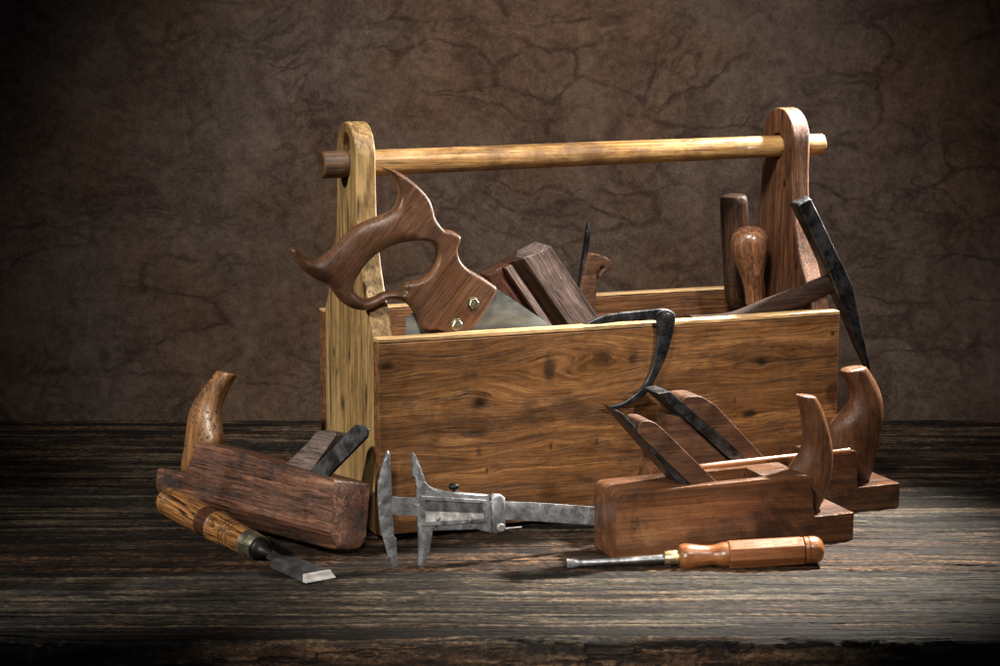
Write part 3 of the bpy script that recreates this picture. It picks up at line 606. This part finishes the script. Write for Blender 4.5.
horn_plane(F1, 'wood_plane', 'brown horned wooden plane directly behind the screwdriver, nearest of the two on the right', .062,
    [(617, 562), (617, 494), (809, 474.7), (814.5, 516.8), (854, 512.6), (853, 539.5)], [0, .010, .006, .001, .001, 0],
    [(668, 462), (775, 450), (764, 477), (737, 548), (724, 548), (690, 495)],
    [(637, 433), (641, 420.5), (654, 421.5), (663, 429), (719, 484), (728, 505), (712, 505)],
    [('iron', [(614.5, 409), (623.5, 414), (722, 521), (711, 521)], .0125, .0475), ('cap_iron', [(630, 425), (634, 425), (716, 512), (711, 512)], .0135, .0465)],
    [((797, 396), (815, 396.5)), ((800.5, 408), (820, 406)), ((803, 422), (825, 421)), ((804, 438), (829, 437)), ((801, 452), (831, 452)), ((793, 463), (830.5, 466)), ((789, 472), (828, 480)), ((797, 481), (825, 491)), ((808, 492), (821, 500)), ((812, 507), (817, 509.5))],
    [.0105, .0115, .013, .014, .015, .016, .016, .014, .011, .006], BT, bw=.0042)
F2 = Frame(onz(664, 531), R_(20.5))
P2 = horn_plane(F2, 'wood_plane', 'brown wooden plane with the taller, thicker horn, standing close against the box on the right', .062,
    [(664, 531), (664, 471), (857.5, 450), (857.5, 487.5), (900, 483), (899, 507.5)], [0, .012, .006, .001, .002, 0],
    [(712, 440), (824, 430), (812, 452), (786, 512), (772, 512), (738, 470)],
    [(679, 407), (685, 396.5), (701, 396), (716, 405), (765, 458), (776, 480), (757, 480)],
    [('iron', [(657.5, 393.5), (670, 391.5), (786, 492), (766, 492)], .0105, .0475), ('toe_block', [(668, 415), (682, 417), (729, 461), (734, 480), (668, 480)], .014, .045)],
    [((842, 371.5), (865, 366.5)), ((847, 381), (873, 379)), ((851.5, 391), (878.5, 392)), ((850.5, 402), (880.5, 404)), ((843, 412), (880.5, 418)), ((832, 424), (878.5, 432)), ((829, 437), (876.5, 443)), ((830, 450), (873.5, 456)), ((845, 464), (870, 470)), ((857, 483), (866, 485))],
    [.0125, .0135, .015, .0165, .018, .019, .019, .018, .015, .008], BT, bw=.0048)

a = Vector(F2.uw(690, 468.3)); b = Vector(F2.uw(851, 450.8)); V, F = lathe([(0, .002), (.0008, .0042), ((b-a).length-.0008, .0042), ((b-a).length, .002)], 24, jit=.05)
e = (b-a).normalized(); mobj('highlight_bead', [(a.x+e.x*x-e.y*z, .0030+y, a.y-.0012+e.y*x+e.x*z) for x, y, z in V], F, M['cherry'], P2)  # paler bead added to imitate the light on the rounded top edge

# ================================================================== OLD PLANE on the left, tipped back against the tool box
RO = R_(15); WL = .052; F3 = Frame(onz(328, 550, WL*math.sin(RO)), -R_(42), RO)
P3 = horn_plane(F3, 'wood_plane', 'scuffed wooden plane with a spotted tan horn, tipped against the left end of the box', WL,
    [(328, 550), (334.5, 479.5), (197.6, 440.5), (186, 472.5), (157, 467), (155, 506)], [.010, .003, .003, .002, .008, .004],
    None,
    [(308, 442), (317, 430.5), (331, 430), (337, 434), (303, 482), (281, 482), (284, 465)],
    [('iron', [(355, 424.5), (362, 425), (367.5, 429), (366, 437), (318, 486), (295, 486)], .014, .018)],
    [((216, 371), (237.5, 376)), ((209, 381), (232.5, 384)), ((200, 391), (227.5, 394)), ((193, 402), (223.5, 404)), ((188, 415), (222, 415)), ((185, 428), (224.5, 428)), ((183, 440), (226, 443)), ((181.5, 452), (220, 457)), ((181.3, 463), (203, 470)), ((182.5, 473), (190, 476))],
    [.008, .0095, .0105, .011, .012, .0125, .0125, .0115, .009, .005], (M['old'], M['grey'], M['oldhorn']), wv=(.020, .044), hs=.78)

b3 = [c for c in P3.children if c.name.startswith('body')][0]
for sec3 in ([(WL+.02, -.02), (WL-.030, -.02), (WL-.016, -.0003), (WL-.006, .006), (WL+.0003, .017), (WL+.02, .035)], [(-.02, -.02), (.030, -.02), (.016, -.0003), (-.0003, .0175), (-.02, .035)]):
    m = len(sec3); Vc = [(-.5, a, c) for a, c in sec3]+[(.1, a, c) for a, c in sec3]
    boolean_cut(b3, Vc, [tuple(range(m)), tuple(range(2*m-1, m-1, -1))]+[(i, (i+1) % m, (i+1) % m+m, i+m) for i in range(m)])

# ================================================================== VERNIER CALIPER
vf = Frame(onz(394, 567), TH)
vc = thing('vernier_caliper', vf, 'grey steel vernier caliper standing on its jaws in front of the box', 'caliper')
def plate(name, pts, T, Rr, e, y0, mat, parent=vc, corners=None, sm=False, sp=.004):
    P = tr(vf, pts); P = catmull(P, .0012, corners=corners) if sm else P
    V, F = pillow(P, T, Rr, e=e, sp=sp, y0=y0); return mobj(name, V, F, mat, parent)
beam = [(391, 496.8), (540, 503), (604, 507.5), (604, 525.6), (540, 521.2), (391, 514.6)]
plate('beam', beam, .0018, .0005, .6, 0, M['steel'], sp=.01)
plate('fixed_jaw', [(387.6, 450), (389.8, 453.6), (390.4, 470.5), (391.8, 497), (392.5, 514.5), (393.6, 535.9), (396, 538), (396.8, 565.5), (391.8, 566), (390.7, 558), (388, 556), (380, 526.8), (377.9, 504.3), (377.9, 481.8), (383.5, 461.5)], .0022, .0006, .6, 0, M['steel'], sp=.006)
sl_ = plate('slider', [(411.2, 451.2), (415, 454.8), (419.5, 466), (425.2, 481.8), (428, 485.5), (434.2, 488.3), (444.3, 490.8), (488.2, 494.6), (491, 532.5), (480.4, 530), (475.9, 528.6), (432, 530.2), (430.5, 540), (429, 551.6), (426, 554), (424.5, 565.5), (418.4, 567), (418, 531.4), (416.2, 505), (416, 488.6), (415.2, 477.5), (412.3, 475)], .0032, .0006, .6, -.0006, M['steel'], sp=.006)
# recessed window with a sloping graduated scale
fr_o = [(419.5, 495.5), (486, 500), (487.5, 521.5), (420.5, 526)]; fr_i = [(424.3, 499.6), (482.4, 503), (483.2, 518), (425, 521.8)]
A = tr(vf, fr_o, -.004); B = tr(vf, fr_i, -.004); V = [(p[0], -.0036, p[1]) for p in A]+[(p[0], -.0060, p[1]) for p in A]+[(p[0], -.0060, p[1]) for p in B]+[(p[0], -.0030, p[1]) for p in B]
mobj('window_frame', V, [(i+4*k, (i+1) % 4+4*k, (i+1) % 4+4*k+4, i+4*k+4) for k in range(3) for i in range(4)], M['steel'], sl_, bevel=.0003)
plate('window', [(422.5, 498.5), (484, 502), (484.5, 520), (423, 524)], .0003, .0002, .5, -.0040, M['darksteel'], sl_, sp=.02)
S = tr(vf, [(425, 511), (483, 513.5), (483.3, 518), (425, 521.6)], -.004)
mobj('vernier_scale', [(S[0][0], -.00465, S[0][1]), (S[1][0], -.00465, S[1][1]), (S[2][0], -.0056, S[2][1]), (S[3][0], -.0056, S[3][1]), (S[0][0], -.0037, S[0][1]), (S[1][0], -.0037, S[1][1]), (S[2][0], -.0037, S[2][1]), (S[3][0], -.0037, S[3][1])],
     [(0, 1, 2, 3), (4, 7, 6, 5), (0, 4, 5, 1), (1, 5, 6, 2), (2, 6, 7, 3), (3, 7, 4, 0)], M['steel2'], sl_)
# engraved graduations
Vt, Ft = [], []
for i in range(34):
    t = i/33; x = S[0][0]+.0012+(S[1][0]-S[0][0]-.0024)*t; z0 = S[0][1]+(S[1][1]-S[0][1])*t; ln = .0030 if i % 5 == 0 else .0018
    zt = z0; n = len(Vt); Vt += [(x-.00014, -.00475, zt), (x+.00014, -.00475, zt), (x+.00014, -.0051, zt-ln*.6), (x-.00014, -.0051, zt-ln*.6)]; Ft.append((n, n+1, n+2, n+3))
mobj('graduation', Vt, Ft, M['iron2'], sl_, smooth=False)['kind'] = 'stuff'
lk = plate('lock_block', [(490.8, 495.5), (493, 493.7), (500, 494.2), (504, 497), (504.8, 527), (503, 530.5), (494, 532.5), (491.6, 531)], .0042, .0009, .5, -.0004, M['steel'], sp=.006)
def disc(name, x, y, r, y0, th, mat, parent, seg=20, dome=.3):
    u, w = vf.uw(x, y, y0); V, F = lathe([(0, r), (-th*.7, r), (-th, r*.75), (-th*(1+dome), r*.1)], seg); return mobj(name, [(u+yy, y0+xx, w+zz) for xx, yy, zz in V], F, mat, parent)
disc('screw', 438, 518.6, .0024, -.0056, .0014, M['steel'], sl_); disc('screw', 470.7, 520.4, .0024, -.0056, .0014, M['steel'], sl_)
disc('screw', 428, 492, .0014, -.0036, .0006, M['steel'], sl_); disc('screw', 436, 526.4, .0012, -.0036, .0006, M['iron'], sl_); disc('screw', 470, 526, .0012, -.0036, .0006, M['iron'], sl_)
u, w = vf.uw(454, 491); V, F = lathe(smooth_prof([(-.001, .0016), (.0012, .0018), (.0018, .004), (.004, .0054), (.0066, .0048), (.0082, .002)], 3), 24); mobj('thumb_screw', [(u+yy, zz, w+xx) for xx, yy, zz in V], F, M['iron2'], vc)
u, w = vf.uw(498.6, 526); V, F = lathe([(-.0085, .001), (-.0083, .0036), (-.0068, .0042), (-.0042, .0042), (-.0036, .002)], 24); mobj('thumb_wheel', [(u+yy, xx, w+zz) for xx, yy, zz in V], F, M['steel2'], vc)
a = Vector(vf.uw(503, 528.2)); b = Vector(vf.uw(520.5, 529.3)); V, F = lathe([(0, .0010), ((b-a).length, .0007)], 12); mobj('adjusting_rod', [(a.x+xx, yy-.002, a.y+zz) for xx, yy, zz in V], F, M['steel2'], vc)

# ================================================================== CHISEL lying at the left
A = onz(167, 500.5, .0185); B = onz(321, 581, .0045); cfm = Frame.axis(A, B); ch = thing('chisel', cfm, 'wide chisel with a striped tan handle and bright cutting edge lying on the table', 'chisel'); CL = (B-A).length
def at_px(x, y):   # distance along the chisel axis for a photo point near it
    best = min(range(0, 400), key=lambda i: (Vector(proj(A+(B-A)*(i/400)))-Vector((x, y))).length); return CL*best/400
x1, x2, x3, x4, x5, x6 = [at_px(*p) for p in ((207, 520.5), (217, 526), (249, 543), (260, 549), (283, 560), (300, 570))]
Rh = .0163
pr = [(-.001, .004), (-.0006, .0115), (.002, .0142), (.006, .0155)]+[(x1*t, Rh*(.985+.03*math.sin(t*3))) for t in np.linspace(.12, .97, 8)]
mobj('handle', *lathe(pr+[(x1, Rh*.99)], 56, jit=.008), M['zebra'], ch)
for s in (.17, .21, .25): mobj('groove', *lathe([(x1*s-.0006, Rh*1.0), (x1*s, Rh*1.022), (x1*s+.0006, Rh*1.0)], 48, cap=False), M['zebradark'], ch)
mobj('dark_band', *lathe([(x1-.0002, Rh*.9), (x1, Rh*1.0), (x1+.001, Rh*.95), ((x1+x2)/2, Rh*.93), (x2-.001, Rh*.97), (x2, Rh*.9)], 56), M['zebradark'], ch)
mobj('collar', *lathe([(x2-.0005, Rh*.85), (x2, Rh*1.0), (x2+.002, Rh*1.06), (x2+.004, Rh*.98), (x2+.005, Rh*.93), (x2+.007, Rh*1.0), (x2+.012, Rh*.97), (x3-.001, Rh*.84), (x3, Rh*.7)], 56), M['zebra'], ch)
for s in (.45, .55, .65): xx = x2+(x3-x2)*s; r = Rh*(.985-.14*(s-.3)/.7); mobj('groove', *lathe([(xx-.0005, r*.99), (xx, r*1.012), (xx+.0005, r*.99)], 48, cap=False), M['zebradark'], ch)
mobj('ferrule', *lathe([(x3-.0006, Rh*.7), (x3-.0004, Rh*.87), (x3, Rh*.89), (x4-.001, Rh*.82), (x4, Rh*.80), (x4, Rh*.6)], 48), M['nickel'], ch)
mobj('socket', *lathe(smooth_prof([(x4-.001, .0118), (x4+.004, .0112), (x4+.008, .0075), (x4+.014, .0048), (x4+.022, .0042)], 4), 28), M['iron2'], ch)
# blade: loft of rectangular sections, tip plane lies on the table
zt = cfm.loc(onz(336, 577.5, .0030)); zs = cfm.loc(onz(306, 583.2, .0030)); zq = cfm.loc(onz(303, 574, .0070)); zp = cfm.loc(onz(330, 569.3, .0070))
nk = x4+.020; sh = x5+.002
def sec(x, w, t, z): return [(x, -w, z-t), (x, w, z-t), (x, w*.86, z+t), (x, -w*.86, z+t)]
def base_z(x): return -.0006-(.0132-.0132)*x
hw = ((zt-zs).length)/2; ctip = (zq+zp)/2
rows = [sec(nk, .0040, .0036, 0), sec(sh-.010, .0050, .0026, 0), sec(sh, hw*.93, .0024, 0), sec(sh+.006, hw*.99, .0024, 0)]
rows = [[Vector(p) for p in r] for r in rows]
lowq = [zs+(zq-zs)*.0, zt+(zp-zt)*.0]
tipb = [Vector((zs.x, zs.y, zs.z)), Vector((zt.x, zt.y, zt.z))]
last = [zs*1, zt*1, zp*1, zq*1]
# order each row: near-low, far-low, far-top, near-top (near = -y side)
if zs.y > zt.y: last = [zt, zs, zq, zp]
rows.append([last[0]+Vector((-.006, 0, -.0006)), last[1]+Vector((-.006, 0, -.0006)), last[2], last[3]])
V = [tuple(p) for r in rows for p in r]; F = []
for i in range(len(rows)-1):
    for k in range(4): a = i*4+k; b = i*4+(k+1) % 4; F.append((a, b, b+4, a+4))
F += [(0, 1, 2, 3)]
bl = mobj('blade', V, F, M['chiselsteel'], ch, angle=25)
q = rows[-1]; mobj('bevel_edge', [tuple(last[0]), tuple(last[1]), tuple(q[2]), tuple(q[3]), tuple(q[0]), tuple(q[1])], [(0, 1, 2, 3), (0, 4, 5, 1), (0, 3, 4), (1, 5, 2)], M['edge'], ch, smooth=False)

# ================================================================== SCREWDRIVER lying at the right
A = onz(824, 549.3, .0145); B = onz(566.5, 563.6, .0036); sf = Frame.axis(A, B); sd = thing('screwdriver', sf, 'screwdriver with a faceted orange-brown handle and brass ferrule lying on the table', 'screwdriver'); SL = (B-A).length
def ax(x): 
    lo, hi = 0.0, 1.0
    for _ in range(30):
        m = (lo+hi)/2; lo, hi = (m, hi) if proj(A+(B-A)*m)[0] > x else (lo, m)
    return SL*lo
r0 = .0140
mobj('pommel', *lathe([(0, .002), (.0004, .005), (.0022, .0092), (.005, .0122), (.009, .0138), (ax(809), .0140), (ax(808.3), .0130), (ax(807.6), .0138), (ax(804), .0138), (ax(803.4), .0128)], 44), M['cherry'], sd)
xa, xb = ax(803.4), ax(727)
mobj('octagonal_grip', *lathe([(xa, .0118), (xa+.0012, .0147), (xb-.002, .0147), (xb, .0128)], 8, phase=R_(22.5+12)), M['cherry'], sd, angle=20, bevel=.0006)
mobj('neck', *lathe(smooth_prof([(xb-.0004, .0128), (ax(722), .0124), (ax(713), .0103), (ax(702), .0110), (ax(690), .0132), (ax(684), .0134), (ax(680), .0118), (ax(678.2), .0080)], 5), 44), M['cherry'], sd)
mobj('ferrule', *lathe([(ax(678.5), .0066), (ax(678), .0073), (ax(676), .0075), (ax(665.5), .0070), (ax(664.5), .0066), (ax(664.4), .004)], 32), M['brass'], sd)
sec_ = [(ax(665), .0037, .0037), (ax(640), .0033, .0033), (ax(600), .0029, .0028), (ax(580), .0034, .0026), (ax(573), .0048, .0018), (ax(567), .0055, .0010)]
V, F = [], []
for i, (x, wv_, tv) in enumerate(sec_):
    for k in range(20):
        a = 2*math.pi*k/20; ex = 2.0 if i < 3 else .9; c_, s_ = math.cos(a), math.sin(a)
        V.append((x, tv*math.copysign(abs(c_)**ex**.3, c_)*1.1, wv_*math.copysign(abs(s_)**ex**.3, s_)))
for i in range(len(sec_)-1):
    for k in range(20): a = i*20+k; b = i*20+(k+1) % 20; F.append((a, b, b+20, a+20))
F += [tuple(range(20)), tuple(range(100, 120))]
mobj('shaft', V, F, M['steel'], sd)

# ================================================================== LIGHT (lamps only: a studio close-up)
w = bpy.data.worlds.new('World'); SC.world = w; w.use_nodes = True; w.node_tree.nodes['Background'].inputs[0].default_value = (.55, .62, .75, 1); w.node_tree.nodes['Background'].inputs[1].default_value = .036
def lamp(kind, name, loc, to, power, size=.3, col=(1, 1, 1), sy=None, spot=None, blend=1.0):
    d = bpy.data.lights.new(name, kind); d.energy = power; d.color = col; o = bpy.data.objects.new(name, d); COL.objects.link(o); o.location = loc
    o.rotation_euler = (Vector(to)-Vector(loc)).to_track_quat('-Z', 'Y').to_euler()
    if kind == 'AREA':
        d.size = size
        if sy: d.shape = 'RECTANGLE'; d.size_y = sy
    if kind == 'SPOT': d.spot_size = R_(spot); d.spot_blend = blend; d.shadow_soft_size = size
    return o
lamp('SPOT', 'key_lamp', (-1.45, -.80, 1.0), (-.26, -.02, .16), 125, .06, (1, .92, .81), spot=28)
lamp('SPOT', 'front_lamp', (.90, -1.35, 1.6), (.17, 0, .26), 165, .08, (1, .90, .77), spot=21)
lamp('SPOT', 'rim_lamp', (.74, .46, 1.05), (.28, .0, .10), 430, .04, (1, .92, .81), spot=33)
lamp('SPOT', 'side_lamp', (.95, .44, .66), (-.02, .06, .32), 230, .05, (1, .95, .88), spot=27)
lamp('SPOT', 'backdrop_lamp', (.05, -.5, 1.2), (.04, .62, .19), 98, .1, (1, .92, .85), spot=58)
lamp('SPOT', 'table_lamp', (-.10, -1.45, .75), (.03, -.30, 0), 95, .05, (1, .91, .80), spot=26)

cd = bpy.data.cameras.new('camera'); cam = bpy.data.objects.new('camera', cd); COL.objects.link(cam); cd.sensor_width = 36; cd.lens = 70.0; cd.clip_start = .05; cd.clip_end = 50
cam.location = CAM; cam.rotation_euler = (math.pi/2-PITCH, 0, 0); SC.camera = cam
SC.view_settings.view_transform = 'Standard'; SC.view_settings.look = 'None'; SC.view_settings.exposure = 0; SC.view_settings.gamma = 1
SC.cycles.use_denoising = True
